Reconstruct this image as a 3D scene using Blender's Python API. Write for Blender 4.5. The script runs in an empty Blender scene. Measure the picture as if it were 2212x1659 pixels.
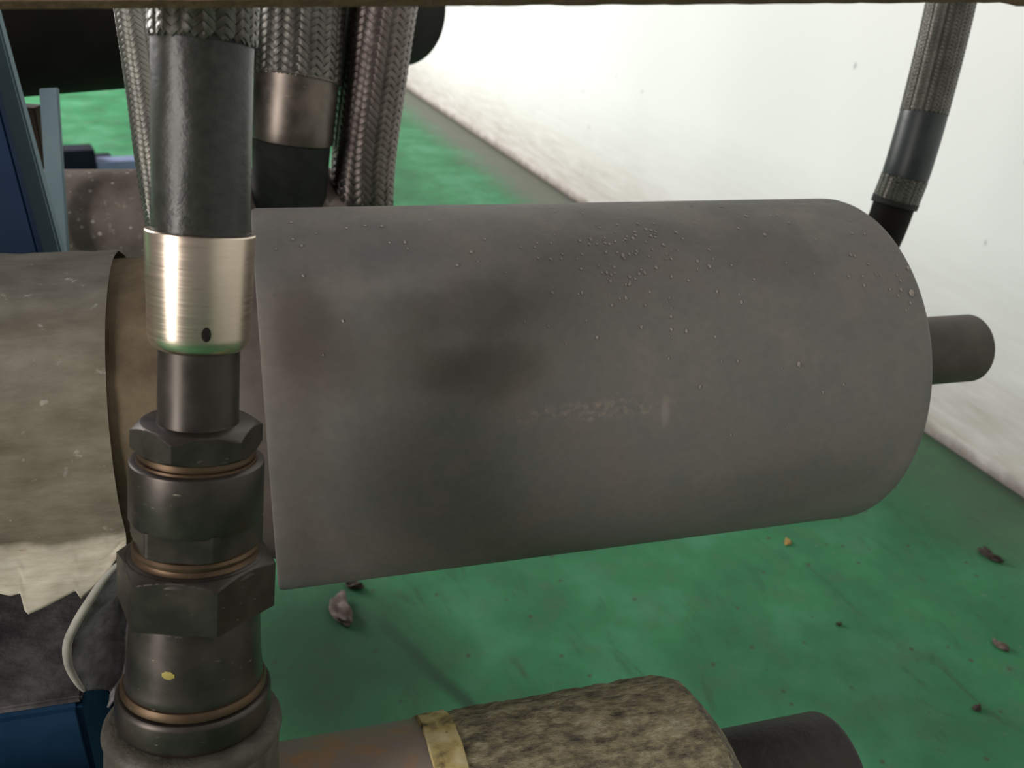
import bpy, bmesh, math, random
from mathutils import Vector, Matrix, noise
random.seed(7)
PI = math.pi
R_ = math.radians
# ------------------------------------------------------------------ camera
F = 1900.0                       # focal length in pixels of a 2212 px wide frame
CU, CV = 1106.0, 829.5
PITCH, ROLL, H = R_(27), R_(3.9), 0.95
C = Vector((0, 0, H))
fwd = Vector((0, math.cos(PITCH), -math.sin(PITCH)))
u0 = Vector((0, math.sin(PITCH), math.cos(PITCH))); r0 = Vector((1, 0, 0))
right = math.cos(ROLL) * r0 + math.sin(ROLL) * u0
upv = math.cos(ROLL) * u0 - math.sin(ROLL) * r0
cam_d = bpy.data.cameras.new('camera'); cam = bpy.data.objects.new('camera', cam_d)
bpy.context.scene.collection.objects.link(cam)
cam.matrix_world = Matrix(((right.x, upv.x, -fwd.x, C.x), (right.y, upv.y, -fwd.y, C.y), (right.z, upv.z, -fwd.z, C.z), (0, 0, 0, 1)))
cam_d.sensor_width = 36; cam_d.lens = F / 2212 * 36; cam_d.clip_start = 0.02; cam_d.clip_end = 60
cam_d.dof.use_dof = True; cam_d.dof.focus_distance = 0.60; cam_d.dof.aperture_fstop = 10
scn = bpy.context.scene; scn.camera = cam
scn.view_settings.view_transform = 'Standard'; scn.view_settings.look = 'None'
scn.view_settings.exposure = 0.0; scn.view_settings.gamma = 1; scn.view_settings.use_curve_mapping = False
# ------------------------------------------------------------------ light
w = bpy.data.worlds.new('hall_light'); scn.world = w; w.use_nodes = True
w.node_tree.nodes['Background'].inputs[0].default_value = (1.0, 0.97, 0.93, 1)
w.node_tree.nodes['Background'].inputs[1].default_value = 0.205

def area(name, loc, target, sx, sy, power, col=(1, 1, 1)):
    l = bpy.data.lights.new(name, 'AREA'); l.shape = 'RECTANGLE'; l.size = sx; l.size_y = sy; l.energy = power; l.color = col
    o = bpy.data.objects.new(name, l); scn.collection.objects.link(o); o.location = loc
    o.rotation_euler = (Vector(target) - Vector(loc)).to_track_quat('-Z', 'Y').to_euler()
    return o
area('open_gate_left', (-5.4, 4.5, 2.2), (1.2, 3.0, 0.8), 2.4, 2.2, 470, (1, 0.975, 0.95))
area('fill_behind_left', (-2.0, -1.6, 1.3), (0.1, 0.6, 0.7), 0.75, 1.6, 50, (1, 0.95, 0.9))  # added lamp filling the pipe front and making the ferrule highlight; no window known

COL = scn.collection
# ------------------------------------------------------------------ helpers
def P(u, v, z):                  # point at a pixel and a depth along the view axis
    return C + z * (((u - CU) / F) * right - ((v - CV) / F) * upv + fwd)
def ray(u, v):
    return ((u - CU) / F) * right - ((v - CV) / F) * upv + fwd
def floor_pt(u, v, h=0.0):
    r = ray(u, v); t = (h - H) / r.z
    return C + t * r
def hit_cyl(u, v, A, d, R):      # nearest hit of a pixel ray with a cylinder
    r = ray(u, v).normalized(); o = C - A
    rp = r - r.dot(d) * d; op = o - o.dot(d) * d
    a = rp.dot(rp); b = 2 * rp.dot(op); c = op.dot(op) - R * R
    D = b * b - 4 * a * c
    if D < 0: return None
    return C + ((-b - math.sqrt(D)) / (2 * a)) * r

def new_obj(name, me, mat=None, parent=None, smooth=True, angle=35):
    o = bpy.data.objects.new(name, me); COL.objects.link(o)
    if mat: me.materials.append(mat)
    if parent: o.parent = parent
    if smooth:
        me.shade_smooth()
        try: me.set_sharp_from_angle(angle=R_(angle))
        except Exception: pass
    return o
def mesh(name, verts, faces, uvs=None):
    me = bpy.data.meshes.new(name); me.from_pydata([tuple(v) for v in verts], [], faces)
    if uvs:
        l = me.uv_layers.new(name='UVMap')
        for lp in me.loops: l.data[lp.index].uv = uvs[lp.vertex_index]
    me.update(); return me
def props(o, label=None, cat=None, group=None, kind=None):
    if label: o['label'] = label
    if cat: o['category'] = cat
    if group: o['group'] = group
    if kind: o['kind'] = kind
    return o
def empty(name, M, label, cat, group=None):
    o = bpy.data.objects.new(name, None); COL.objects.link(o); o.matrix_world = M; o.empty_display_size = 0.05
    return props(o, label, cat, group)
def frame_z(origin, d, toward=None):          # local Z along d, X facing the camera
    d = d.normalized(); t = (toward if toward else (C - origin))
    x = (t - t.dot(d) * d).normalized(); y = d.cross(x)
    return Matrix(((x.x, y.x, d.x, origin.x), (x.y, y.y, d.y, origin.y), (x.z, y.z, d.z, origin.z), (0, 0, 0, 1)))

def lathe(prof, seg=96, cap=True, fn=None):
    """prof: list of (z, r). fn(z, r, theta) may change the radius."""
    vs, fs, uv = [], [], []
    for i, (z, r) in enumerate(prof):
        for k in range(seg):
            a = 2 * PI * k / seg
            rr = fn(z, r, a, i) if fn else r
            vs.append((rr * math.cos(a), rr * math.sin(a), z)); uv.append((k / seg, z))
    n = len(prof)
    up = prof[-1][0] > prof[0][0]
    for i in range(n - 1):
        for k in range(seg):
            a, b = i * seg + k, i * seg + (k + 1) % seg
            f = (a, b, b + seg, a + seg)
            fs.append(f if up else f[::-1])
    if cap:
        f0 = tuple(range(seg)); f1 = tuple((n - 1) * seg + k for k in range(seg))
        fs.append(f0[::-1] if up else f0); fs.append(f1 if up else f1[::-1])
    return mesh('lathe', vs, fs, uv)
def rprof(z0, z1, r, e=0.002, n=4):           # cylinder with rounded rims
    s = 1 if z1 > z0 else -1; p = []
    for i in range(n + 1):
        a = PI / 2 * i / n; p.append((z0 + s * e * (1 - math.sin(a)), r - e * (1 - math.cos(PI / 2 - a)) if False else r - e * (1 - math.sin(a))))
    p = [(z0 + s * e * (1 - math.cos(PI / 2 * i / n)), r - e * (1 - math.sin(PI / 2 * i / n))) for i in range(n + 1)]
    q = [(z1 - s * e * (1 - math.cos(PI / 2 * i / n)), r - e * (1 - math.sin(PI / 2 * i / n))) for i in range(n, -1, -1)]
    return p + q
def hexnut(z0, z1, c, a0, cham=0.0035, seg=180, top=True, bot=True):
    """six-sided nut, circumradius c, first corner at angle a0, bevelled ends"""
    zs = []
    n = 9
    L = abs(z1 - z0)
    ts = [i / n * cham * 1.6 for i in range(n)] + [L - i / n * cham * 1.6 for i in range(n - 1, -1, -1)]
    s = 1 if z1 > z0 else -1
    ap = c * math.cos(PI / 6)
    def fn(z, r, a, i):
        b = (a - a0) % (PI / 3) - PI / 6
        h = ap / math.cos(b)
        t = abs(z - z0)
        lim = c * 1.01
        if top and t < cham * 1.6: lim = min(lim, ap * 0.97 + t * (c * 1.02 - ap * 0.97) / (cham * 1.4))
        if bot and L - t < cham * 1.6: lim = min(lim, ap * 0.97 + (L - t) * (c * 1.02 - ap * 0.97) / (cham * 1.4))
        return min(h, lim)
    return lathe([(z0 + s * t, c) for t in ts], seg, True, fn)
def box_verts(a, b):
    return [(x, y, z) for x in (a[0], b[0]) for y in (a[1], b[1]) for z in (a[2], b[2])]
BOXF = [(0, 1, 3, 2), (4, 6, 7, 5), (0, 4, 5, 1), (2, 3, 7, 6), (0, 2, 6, 4), (1, 5, 7, 3)]
def bevel_box(name, size, M, mat, parent=None, bev=0.002, jitter=0):
    """box centred on its matrix"""
    bm = bmesh.new(); bmesh.ops.create_cube(bm, size=1)
    for v in bm.verts: v.co = Vector((v.co.x * size[0], v.co.y * size[1], v.co.z * size[2]))
    bmesh.ops.bevel(bm, geom=bm.edges[:], offset=bev, segments=2, affect='EDGES')
    if jitter:
        for v in bm.verts: v.co += Vector([random.uniform(-jitter, jitter) for _ in range(3)])
    me = bpy.data.meshes.new(name); bm.to_mesh(me); bm.free()
    o = new_obj(name, me, mat)
    if parent: o.parent = parent
    o.matrix_basis = M
    return o
def smooth_path(pts, n=14):
    pts = [Vector(p) for p in pts]; pts = [2 * pts[0] - pts[1]] + pts + [2 * pts[-1] - pts[-2]]
    out = []
    for i in range(1, len(pts) - 2):
        p0, p1, p2, p3 = pts[i - 1:i + 3]
        for k in range(n):
            t = k / n
            out.append(0.5 * ((2 * p1) + (p2 - p0) * t + (2 * p0 - 5 * p1 + 4 * p2 - p3) * t * t + (3 * p1 - p0 - 3 * p2 + p3) * t ** 3))
    out.append(pts[-2]); return out
class Path:
    def __init__(s, pts, toward=None):
        s.p = smooth_path(pts); s.L = [0]
        for a, b in zip(s.p, s.p[1:]): s.L.append(s.L[-1] + (b - a).length)
        s.len = s.L[-1]; s.fr = []
        t = (s.p[1] - s.p[0]).normalized(); x = (C - s.p[0]); x = (x - x.dot(t) * t).normalized()
        for i in range(len(s.p)):
            a = s.p[max(i - 1, 0)]; b = s.p[min(i + 1, len(s.p) - 1)]; t = (b - a).normalized()
            x = (x - x.dot(t) * t).normalized(); s.fr.append((t, x, t.cross(x)))
    def at(s, l):
        l = min(max(l, 0), s.len); lo, hi = 0, len(s.L) - 1
        while hi - lo > 1:
            m = (lo + hi) // 2
            if s.L[m] <= l: lo = m
            else: hi = m
        f = (l - s.L[lo]) / max(s.L[hi] - s.L[lo], 1e-9)
        p = s.p[lo].lerp(s.p[hi], f)
        t = s.fr[lo][0].lerp(s.fr[hi][0], f).normalized(); x = s.fr[lo][1].lerp(s.fr[hi][1], f); x = (x - x.dot(t) * t).normalized()
        return p, t, x, t.cross(x)
def tube_on(path, prof, seg=64, name='tube', origin=Vector(), cap=True, fn=None):
    """prof: (length along path, radius)"""
    vs, fs, uv = [], [], []
    for i, (l, r) in enumerate(prof):
        p, t, x, y = path.at(l)
        for k in range(seg):
            a = 2 * PI * k / seg; rr = fn(l, r, a) if fn else r
            vs.append(p + rr * (math.cos(a) * x + math.sin(a) * y) - origin); uv.append((k / seg, l))
    for i in range(len(prof) - 1):
        for k in range(seg):
            a, b = i * seg + k, i * seg + (k + 1) % seg
            fs.append((a, b, b + seg, a + seg))
    if cap:
        fs.append(tuple(range(seg))[::-1]); n = len(prof)
        fs.append(tuple((n - 1) * seg + k for k in range(seg)))
    return mesh(name, vs, fs, uv)
def lin(a, b, n): return [a + (b - a) * i / n for i in range(n + 1)]
def braid(path, l0, l1, R, N, alpha, origin, amp=0.0006, fill=0.93, ragged=0.0):
    vs, fs, uv = [], [], []
    ta = math.tan(alpha); ds = PI * R / (N * ta) / 2
    n = max(2, int((l1 - l0) / ds)); wd = 2 * PI * R * math.cos(alpha) / N * fill / 2
    for fam in (1, -1):
        for k in range(N):
            cut = l1 - random.random() * ragged
            base = len(vs); m = 0
            for i in range(n + 1):
                s = i * ds; l = l0 + s
                if l > cut: break
                th = 2 * PI * k / N + fam * ta * s / R
                q = 2 * ta * s / R * N / (2 * PI)
                hgt = amp * math.sin(PI * k + fam * PI * q / 2) * fam
                p, t, x, y = path.at(l)
                for j, off in enumerate((-1, 0, 1)):
                    # across the ribbon: perpendicular to its own direction on the surface
                    dth = off * wd * math.cos(alpha) / R; dl = -fam * off * wd * math.sin(alpha)
                    rr = R + hgt + amp + (0.0 if off else amp * 0.7)
                    a = th + dth
                    vs.append(p + dl * t + rr * (math.cos(a) * x + math.sin(a) * y) - origin); uv.append(((off + 1) / 2, s / R))
                m += 1
            for i in range(m - 1):
                for j in range(2):
                    a = base + i * 3 + j; f = (a, a + 1, a + 4, a + 3)
                    fs.append(f)
    return mesh('braid', vs, fs, uv)

# ------------------------------------------------------------------ materials
class NT:
    def __init__(s, name):
        s.m = bpy.data.materials.new(name); s.m.use_nodes = True; s.t = s.m.node_tree; s.b = s.t.nodes['Principled BSDF']
        s.co = s.t.nodes.new('ShaderNodeTexCoord')
    def n(s, typ, **kw):
        x = s.t.nodes.new(typ)
        for k, v in kw.items():
            if k in x.inputs.keys() if isinstance(k, str) else False: pass
            setattr(x, k, v)
        return x
    def link(s, a, b): s.t.links.new(a, b)
    def mapping(s, scale=(1, 1, 1), loc=(0, 0, 0), src='Object', rot=(0, 0, 0)):
        m = s.n('ShaderNodeMapping'); m.inputs['Scale'].default_value = scale; m.inputs['Location'].default_value = loc; m.inputs['Rotation'].default_value = rot
        s.link(s.co.outputs[src], m.inputs[0]); return m.outputs[0]
    def noise(s, scale, detail=4, rough=0.55, vec=None, dist=0.0):
        x = s.n('ShaderNodeTexNoise'); x.inputs['Scale'].default_value = scale; x.inputs['Detail'].default_value = detail
        x.inputs['Roughness'].default_value = rough; x.inputs['Distortion'].default_value = dist
        s.link(vec if vec else s.co.outputs['Object'], x.inputs['Vector']); return x.outputs[0]
    def voro(s, scale, vec=None):
        x = s.n('ShaderNodeTexVoronoi'); x.inputs['Scale'].default_value = scale
        s.link(vec if vec else s.co.outputs['Object'], x.inputs['Vector']); return x.outputs['Distance']
    def ramp(s, fac, stops, interp='LINEAR'):
        x = s.n('ShaderNodeValToRGB'); e = x.color_ramp.elements; x.color_ramp.interpolation = interp
        while len(e) < len(stops): e.new(0.5)
        for el, (p, c) in zip(e, stops):
            el.position = p; el.color = (*c, 1) if isinstance(c, tuple) else (c, c, c, 1)
        s.link(fac, x.inputs[0]); return x.outputs[0]
    def mix(s, fac, a, b, mode='MIX'):
        x = s.n('ShaderNodeMix'); x.data_type = 'RGBA'; x.blend_type = mode
        for i, v in ((0, fac), (6, a), (7, b)):
            if isinstance(v, (int, float)): x.inputs[i].default_value = v
            elif isinstance(v, tuple): x.inputs[i].default_value = (*v, 1)
            else: s.link(v, x.inputs[i])
        return x.outputs[2]
    def math(s, op, a, b=0.0, c=None, clamp=False):
        x = s.n('ShaderNodeMath'); x.operation = op; x.use_clamp = clamp
        for i, v in enumerate((a, b) if c is None else (a, b, c)):
            if isinstance(v, (int, float)): x.inputs[i].default_value = v
            else: s.link(v, x.inputs[i])
        return x.outputs[0]
    def sep(s, src='Object', vec=None):
        x = s.n('ShaderNodeSeparateXYZ'); s.link(vec if vec else s.co.outputs[src], x.inputs[0]); return x.outputs
    def blob(s, centre, radii, soft=0.5, wob=0.0, wscale=20):
        """0..1 mask of a soft ellipsoid in object space"""
        m = s.n('ShaderNodeVectorMath'); m.operation = 'SUBTRACT'; s.link(s.co.outputs['Object'], m.inputs[0]); m.inputs[1].default_value = centre
        d = s.n('ShaderNodeVectorMath'); d.operation = 'DIVIDE'; s.link(m.outputs[0], d.inputs[0]); d.inputs[1].default_value = radii
        l = s.n('ShaderNodeVectorMath'); l.operation = 'LENGTH'; s.link(d.outputs[0], l.inputs[0])
        v = l.outputs['Value']
        if wob: v = s.math('ADD', v, s.math('MULTIPLY', s.math('SUBTRACT', s.noise(wscale, 5), 0.5), wob))
        r = s.n('ShaderNodeMapRange'); r.interpolation_type = 'SMOOTHSTEP'; s.link(v, r.inputs[0])
        r.inputs[1].default_value = 1 + soft; r.inputs[2].default_value = 1 - soft; return r.outputs[0]
    def out(s, col=None, rough=None, metal=None, bump=None, bs=0.3, bd=0.002, spec=None):
        B = s.b.inputs
        for key, v in (('Base Color', col), ('Roughness', rough), ('Metallic', metal), ('Specular IOR Level', spec)):
            if v is None: continue
            if isinstance(v, tuple): B[key].default_value = (*v, 1)
            elif isinstance(v, (int, float)): B[key].default_value = v
            else: s.link(v, B[key])
        if bump is not None:
            x = s.n('ShaderNodeBump'); x.inputs['Strength'].default_value = bs; x.inputs['Distance'].default_value = bd
            s.link(bump, x.inputs['Height']); s.link(x.outputs[0], B['Normal'])
        return s.m

def simple(name, c1, c2, scale=30, rough=0.6, metal=0.0, bs=0.2, bd=0.001, spec=0.4, bscale=None):
    t = NT(name); n = t.noise(scale, 6, 0.6)
    col = t.ramp(n, [(0.3, c1), (0.7, c2)])
    return t.out(col, rough, metal, t.noise(bscale or scale * 4, 5), bs, bd, spec)

def mat_tank():
    t = NT('grey_primer_paint')
    n = t.noise(9, 5, 0.6); n2 = t.noise(24, 6, 0.65); sp = t.noise(160, 3)
    col = t.ramp(n, [(0.3, (0.215, 0.182, 0.165)), (0.5, (0.195, 0.182, 0.168)), (0.68, (0.245, 0.21, 0.188))])
    col = t.mix(t.ramp(n2, [(0.42, 0.0), (0.72, 0.55)]), col, (0.155, 0.16, 0.158))
    # brown stains: masks in the pipe's own frame
    for (c, rr, k, cc) in STAINS:
        mk = t.blob(c, rr, 0.55, 1.1, 26)
        col = t.mix(t.math('MULTIPLY', mk, k * 0.62), col, cc)
    mk = t.blob(SCUFF, (0.05, 0.007, 0.045), 0.6, 3.2, 110)
    col = t.mix(t.math('MULTIPLY', mk, t.ramp(t.noise(210, 5), [(0.44, 0.0), (0.7, 0.55)])), col, (0.42, 0.33, 0.26))
    mk = t.blob(TICK, (0.05, 0.010, 0.003), 0.6, 2.0, 90); col = t.mix(t.math('MULTIPLY', mk, 0.4), col, (0.38, 0.32, 0.29))
    col = t.mix(t.ramp(sp, [(0.3, 0.12), (0.6, 0.0)]), col, (0.06, 0.055, 0.05))
    return t.out(col, t.ramp(n2, [(0.3, 0.62), (0.7, 0.8)]), 0, t.math('ADD', sp, t.math('MULTIPLY', n2, 1.5)), 0.22, 0.0008, 0.35)
def mat_wrap():
    t = NT('dusty_wrap_paper')
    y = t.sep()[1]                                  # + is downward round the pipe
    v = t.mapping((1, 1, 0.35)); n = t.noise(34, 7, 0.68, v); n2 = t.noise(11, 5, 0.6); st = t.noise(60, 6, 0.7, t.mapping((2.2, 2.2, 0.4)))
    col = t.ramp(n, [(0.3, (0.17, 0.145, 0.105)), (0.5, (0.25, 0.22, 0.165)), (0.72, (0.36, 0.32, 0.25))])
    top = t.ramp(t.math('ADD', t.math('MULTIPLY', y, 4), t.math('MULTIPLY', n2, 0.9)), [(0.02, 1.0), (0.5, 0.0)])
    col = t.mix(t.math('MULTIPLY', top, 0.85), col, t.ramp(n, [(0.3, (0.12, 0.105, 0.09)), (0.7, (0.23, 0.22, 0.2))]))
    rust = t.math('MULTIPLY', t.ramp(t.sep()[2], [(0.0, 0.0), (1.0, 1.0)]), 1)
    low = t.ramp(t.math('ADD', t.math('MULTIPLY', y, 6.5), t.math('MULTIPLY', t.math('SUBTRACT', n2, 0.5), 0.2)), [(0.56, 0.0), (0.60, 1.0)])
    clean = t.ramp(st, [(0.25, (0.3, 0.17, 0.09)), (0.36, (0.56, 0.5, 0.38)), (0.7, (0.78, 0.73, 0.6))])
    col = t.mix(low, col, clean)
    col = t.mix(t.ramp(t.noise(90, 3), [(0.66, 0.0), (0.75, 0.5)]), col, (0.6, 0.58, 0.52))
    return t.out(col, 0.85, 0, t.math('ADD', n, t.math('MULTIPLY', st, 0.5)), 0.5, 0.002, 0.2)
def mat_wall():
    t = NT('white_wall_paint')
    o = t.sep(); n = t.noise(2.2, 5); st = t.noise(1, 6, 0.65, t.mapping((5, 40, 40))); fine = t.noise(40, 6)
    hgt = t.math('ADD', o[2], t.math('MULTIPLY', t.math('SUBTRACT', n, 0.5), 0.10))
    dirty = t.ramp(t.math('DIVIDE', hgt, 0.5), [(0.0, 1.0), (0.2, 0.9), (0.5, 0.4), (0.95, 0.0)])
    col = t.mix(n, (0.80, 0.80, 0.785), (0.84, 0.84, 0.83))
    col = t.mix(t.math('MULTIPLY', dirty, t.ramp(st, [(0.3, 0.9), (0.7, 0.45)])), col, (0.36, 0.315, 0.27))
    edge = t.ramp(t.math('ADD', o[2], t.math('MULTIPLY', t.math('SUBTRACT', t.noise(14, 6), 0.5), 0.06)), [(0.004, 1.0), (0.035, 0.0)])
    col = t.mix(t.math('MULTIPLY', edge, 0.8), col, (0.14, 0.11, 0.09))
    col = t.mix(t.ramp(t.voro(9, t.mapping((1, 1, 0.7))), [(0.035, 0.7), (0.06, 0.0)]), col, (0.4, 0.4, 0.42))
    return t.out(col, 0.75, 0, fine, 0.15, 0.002, 0.3)
def mat_floor():
    t = NT('green_floor_paint')
    o = t.sep(); n = t.noise(4, 6, 0.6); n2 = t.noise(15, 6, 0.7); n3 = t.noise(60, 4)
    col = t.ramp(n, [(0.3, (0.030, 0.14, 0.062)), (0.5, (0.042, 0.21, 0.09)), (0.68, (0.078, 0.285, 0.15))])
    col = t.mix(t.ramp(n2, [(0.5, 0.0), (0.75, 0.6)]), col, (0.10, 0.16, 0.095))
    col = t.mix(t.ramp(n3, [(0.68, 0.0), (0.76, 0.55)]), col, (0.22, 0.27, 0.2))
    sc = t.noise(6, 8, 0.75, t.mapping((1, 3, 1), rot=(0, 0, 0.9)), 1.2)
    col = t.mix(t.ramp(sc, [(0.56, 0.0), (0.70, 0.6)]), col, (0.04, 0.07, 0.04))
    col = t.mix(t.ramp(t.voro(26), [(0.06, 0.85), (0.13, 0.0)]), col, (0.07, 0.07, 0.05))
    # a dark crack-like streak and grimy patches; the left ones also paint in the pipe's shade
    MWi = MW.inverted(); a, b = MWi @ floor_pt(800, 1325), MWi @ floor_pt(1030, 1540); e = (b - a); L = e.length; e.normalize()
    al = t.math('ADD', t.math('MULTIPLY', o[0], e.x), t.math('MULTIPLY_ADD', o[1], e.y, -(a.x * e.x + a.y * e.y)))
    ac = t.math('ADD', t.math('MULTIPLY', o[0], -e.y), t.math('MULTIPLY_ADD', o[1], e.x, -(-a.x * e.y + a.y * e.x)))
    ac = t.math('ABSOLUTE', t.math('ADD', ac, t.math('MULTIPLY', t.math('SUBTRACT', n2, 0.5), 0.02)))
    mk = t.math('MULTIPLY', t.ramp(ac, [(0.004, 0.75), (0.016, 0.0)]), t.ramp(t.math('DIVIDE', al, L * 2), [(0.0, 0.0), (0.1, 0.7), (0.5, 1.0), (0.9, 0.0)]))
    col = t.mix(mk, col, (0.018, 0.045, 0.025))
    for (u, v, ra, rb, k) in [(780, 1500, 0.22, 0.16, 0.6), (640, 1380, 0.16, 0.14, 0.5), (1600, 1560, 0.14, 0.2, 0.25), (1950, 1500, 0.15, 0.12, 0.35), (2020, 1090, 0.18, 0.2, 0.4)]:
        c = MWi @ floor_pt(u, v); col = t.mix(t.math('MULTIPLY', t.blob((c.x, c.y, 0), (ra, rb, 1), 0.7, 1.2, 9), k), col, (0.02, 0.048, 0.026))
    d = t.math('ADD', o[1], t.math('MULTIPLY', t.math('SUBTRACT', n, 0.5), 0.18))      # distance from wall
    band = t.ramp(d, [(0.0, 1.0), (0.12, 0.95), (0.3, 0.0)])
    band = t.math('MULTIPLY', band, t.ramp(t.math('DIVIDE', t.math('ABSOLUTE', o[0]), 2.0), [(0.2, 0.3), (0.6, 1.0)]))
    col = t.mix(t.math('MULTIPLY', band, t.ramp(n2, [(0.2, 1.0), (0.8, 0.75)])), col, (0.19, 0.18, 0.16))
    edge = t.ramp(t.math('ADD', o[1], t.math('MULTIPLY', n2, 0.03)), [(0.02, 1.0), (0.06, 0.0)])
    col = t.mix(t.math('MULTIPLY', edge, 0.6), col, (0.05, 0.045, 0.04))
    return t.out(col, t.ramp(n2, [(0.3, 0.55), (0.7, 0.75)]), 0, t.math('ADD', n2, n3), 0.15, 0.002, 0.2)
def mat_steel_brushed():
    t = NT('zinc_plated_steel')
    v = t.mapping((6, 6, 260)); n = t.noise(4, 5, 0.6, v)
    sc = t.noise(1, 4, 0.6, t.mapping((60, 60, 380)))
    col = t.mix(t.ramp(sc, [(0.28, 0.4), (0.36, 0.0)]), (0.74, 0.61, 0.50), (0.27, 0.24, 0.21))
    return t.out(col, t.ramp(n, [(0.3, 0.24), (0.7, 0.36)]), 1.0, n, 0.05, 0.0003)
def mat_dark_steel(name='dark_phosphated_steel', c1=(0.062, 0.052, 0.046), c2=(0.10, 0.084, 0.075), rough=0.34, metal=0.75):
    t = NT(name); n = t.noise(45, 5); s2 = t.noise(1, 3, 0.5, t.mapping((110, 110, 420)))
    col = t.ramp(n, [(0.35, c1), (0.7, c2)])
    col = t.mix(t.ramp(s2, [(0.70, 0.0), (0.76, 0.8)]), col, (0.36, 0.30, 0.26))
    return t.out(col, t.ramp(n, [(0.3, rough), (0.7, rough + 0.12)]), metal, n, 0.1, 0.0005, 0.5)
def mat_braid(name, c1, c2, rough=0.34):
    t = NT(name); u = t.sep('UV')
    wv = t.math('ABSOLUTE', t.math('SINE', t.math('MULTIPLY', u[0], PI * 6)))
    n = t.noise(60, 4); col = t.ramp(n, [(0.3, c1), (0.7, c2)])
    col = t.mix(t.ramp(wv, [(0.0, 0.7), (0.35, 0.0)]), col, (0.02, 0.018, 0.016))
    m = t.out(col, rough, 0.9, wv, 0.6, 0.0003); return m
def mat_rust_specks():
    t = NT('rusty_pipe_with_white_specks'); n = t.noise(30, 5)
    col = t.ramp(n, [(0.3, (0.17, 0.13, 0.115)), (0.7, (0.28, 0.23, 0.205))])
    vv = t.math('ADD', t.voro(70), t.math('MULTIPLY', t.noise(45, 4), 0.35))
    col = t.mix(t.ramp(vv, [(0.28, 0.9), (0.36, 0.0)]), col, (0.58, 0.53, 0.47))
    col = t.mix(t.ramp(t.noise(90, 3), [(0.6, 0.0), (0.7, 0.6)]), col, (0.48, 0.42, 0.36))
    return t.out(col, 0.8, 0, n, 0.4, 0.002, 0.2)
def mat_lichen():
    t = NT('crusty_overspray'); v = t.mapping((1, 1, 0.45)); n = t.noise(120, 6, 0.72, v); b = t.noise(18, 5)
    col = t.ramp(n, [(0.34, (0.09, 0.076, 0.062)), (0.46, (0.22, 0.185, 0.125)), (0.56, (0.36, 0.31, 0.19)), (0.72, (0.55, 0.50, 0.39))])
    col = t.mix(t.ramp(b, [(0.55, 0.0), (0.72, 0.7)]), col, (0.12, 0.11, 0.12))
    return t.out(col, 0.85, 0, n, 0.9, 0.004, 0.2)
def mat_rubber():
    t = NT('worn_black_rubber'); n = t.noise(130, 5, 0.7); b = t.noise(14, 5)
    col = t.ramp(n, [(0.35, (0.018, 0.018, 0.014)), (0.68, (0.045, 0.043, 0.035))])
    col = t.mix(t.ramp(b, [(0.4, 0.0), (0.7, 0.5)]), col, (0.035, 0.035, 0.03))
    return t.out(col, t.ramp(b, [(0.3, 0.30), (0.7, 0.42)]), 0, n, 0.55, 0.0008, 0.55)

# ------------------------------------------------------------------ main manifold geometry from its two outlines
def camvec(v):  # camera-space (x right, y down, z forward) -> world direction
    return v[0] * right - v[1] * upv + v[2] * fwd
def line_normal(p, q):
    a = Vector(((p[0] - CU) / F, (p[1] - CV) / F, 1)); b = Vector(((q[0] - CU) / F, (q[1] - CV) / F, 1))
    return a.cross(b).normalized()
def cyl_from_edges(t0, t1, b0, b1, R, uref):
    nT = line_normal(t0, t1); nB = line_normal(b0, b1)
    d = nT.cross(nB).normalized()
    if d.x < 0: d = -d
    mid = Vector((0, (0.5 * (t0[1] + b0[1]) - CV) / F, 1))
    if nT.dot(mid) < 0: nT = -nT
    if nB.dot(mid) < 0: nB = -nB
    # point with nT.P = R, nB.P = R, on the column uref
    col = Vector((1, 0, -(uref - CU) / F))
    M = Matrix((nT, nB, col)); Pc = M.inverted() @ Vector((R, R, 0))
    return C + camvec(Pc), camvec(d).normalized()
TR = 0.16
A0, TD = cyl_from_edges((545, 450), (1745, 429), (590, 1278), (1851, 1114), TR, 572)
print('tank axis', A0[:], TD[:], 'floor clearance', A0.z - TR)
def to_px(p):
    q = p - C; z = q.dot(fwd); return CU + F * q.dot(right) / z, CV - F * q.dot(upv) / z, z
def t_for_extreme(u, r, A, D, lo, hi):
    for _ in range(50):
        m = (lo + hi) / 2; M = frame_z(A + m * D, D)
        e = max(to_px(M @ Vector((r * math.cos(a), r * math.sin(a), 0)))[0] for a in [PI * 2 * i / 120 for i in range(120)])
        if e < u: lo = m
        else: hi = m
    return lo
def t_for_axis(u, A, D, lo=-3, hi=3):
    for _ in range(50):
        m = (lo + hi) / 2; q = to_px(A + m * D)
        if q[0] < u: lo = m
        else: hi = m
    return lo
T_END = t_for_extreme(2033, TR, A0, TD, 0.1, 3)
T_STUB = t_for_extreme(2154, 0.036, A0, TD, 0.1, 3)
print('tank len', T_END, 'stub', T_STUB)
MT = frame_z(A0, TD); MTi = MT.inverted()
def tank_local(u, v, r=TR): return MTi @ hit_cyl(u, v, A0, TD, r)
STAINS = []
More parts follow.
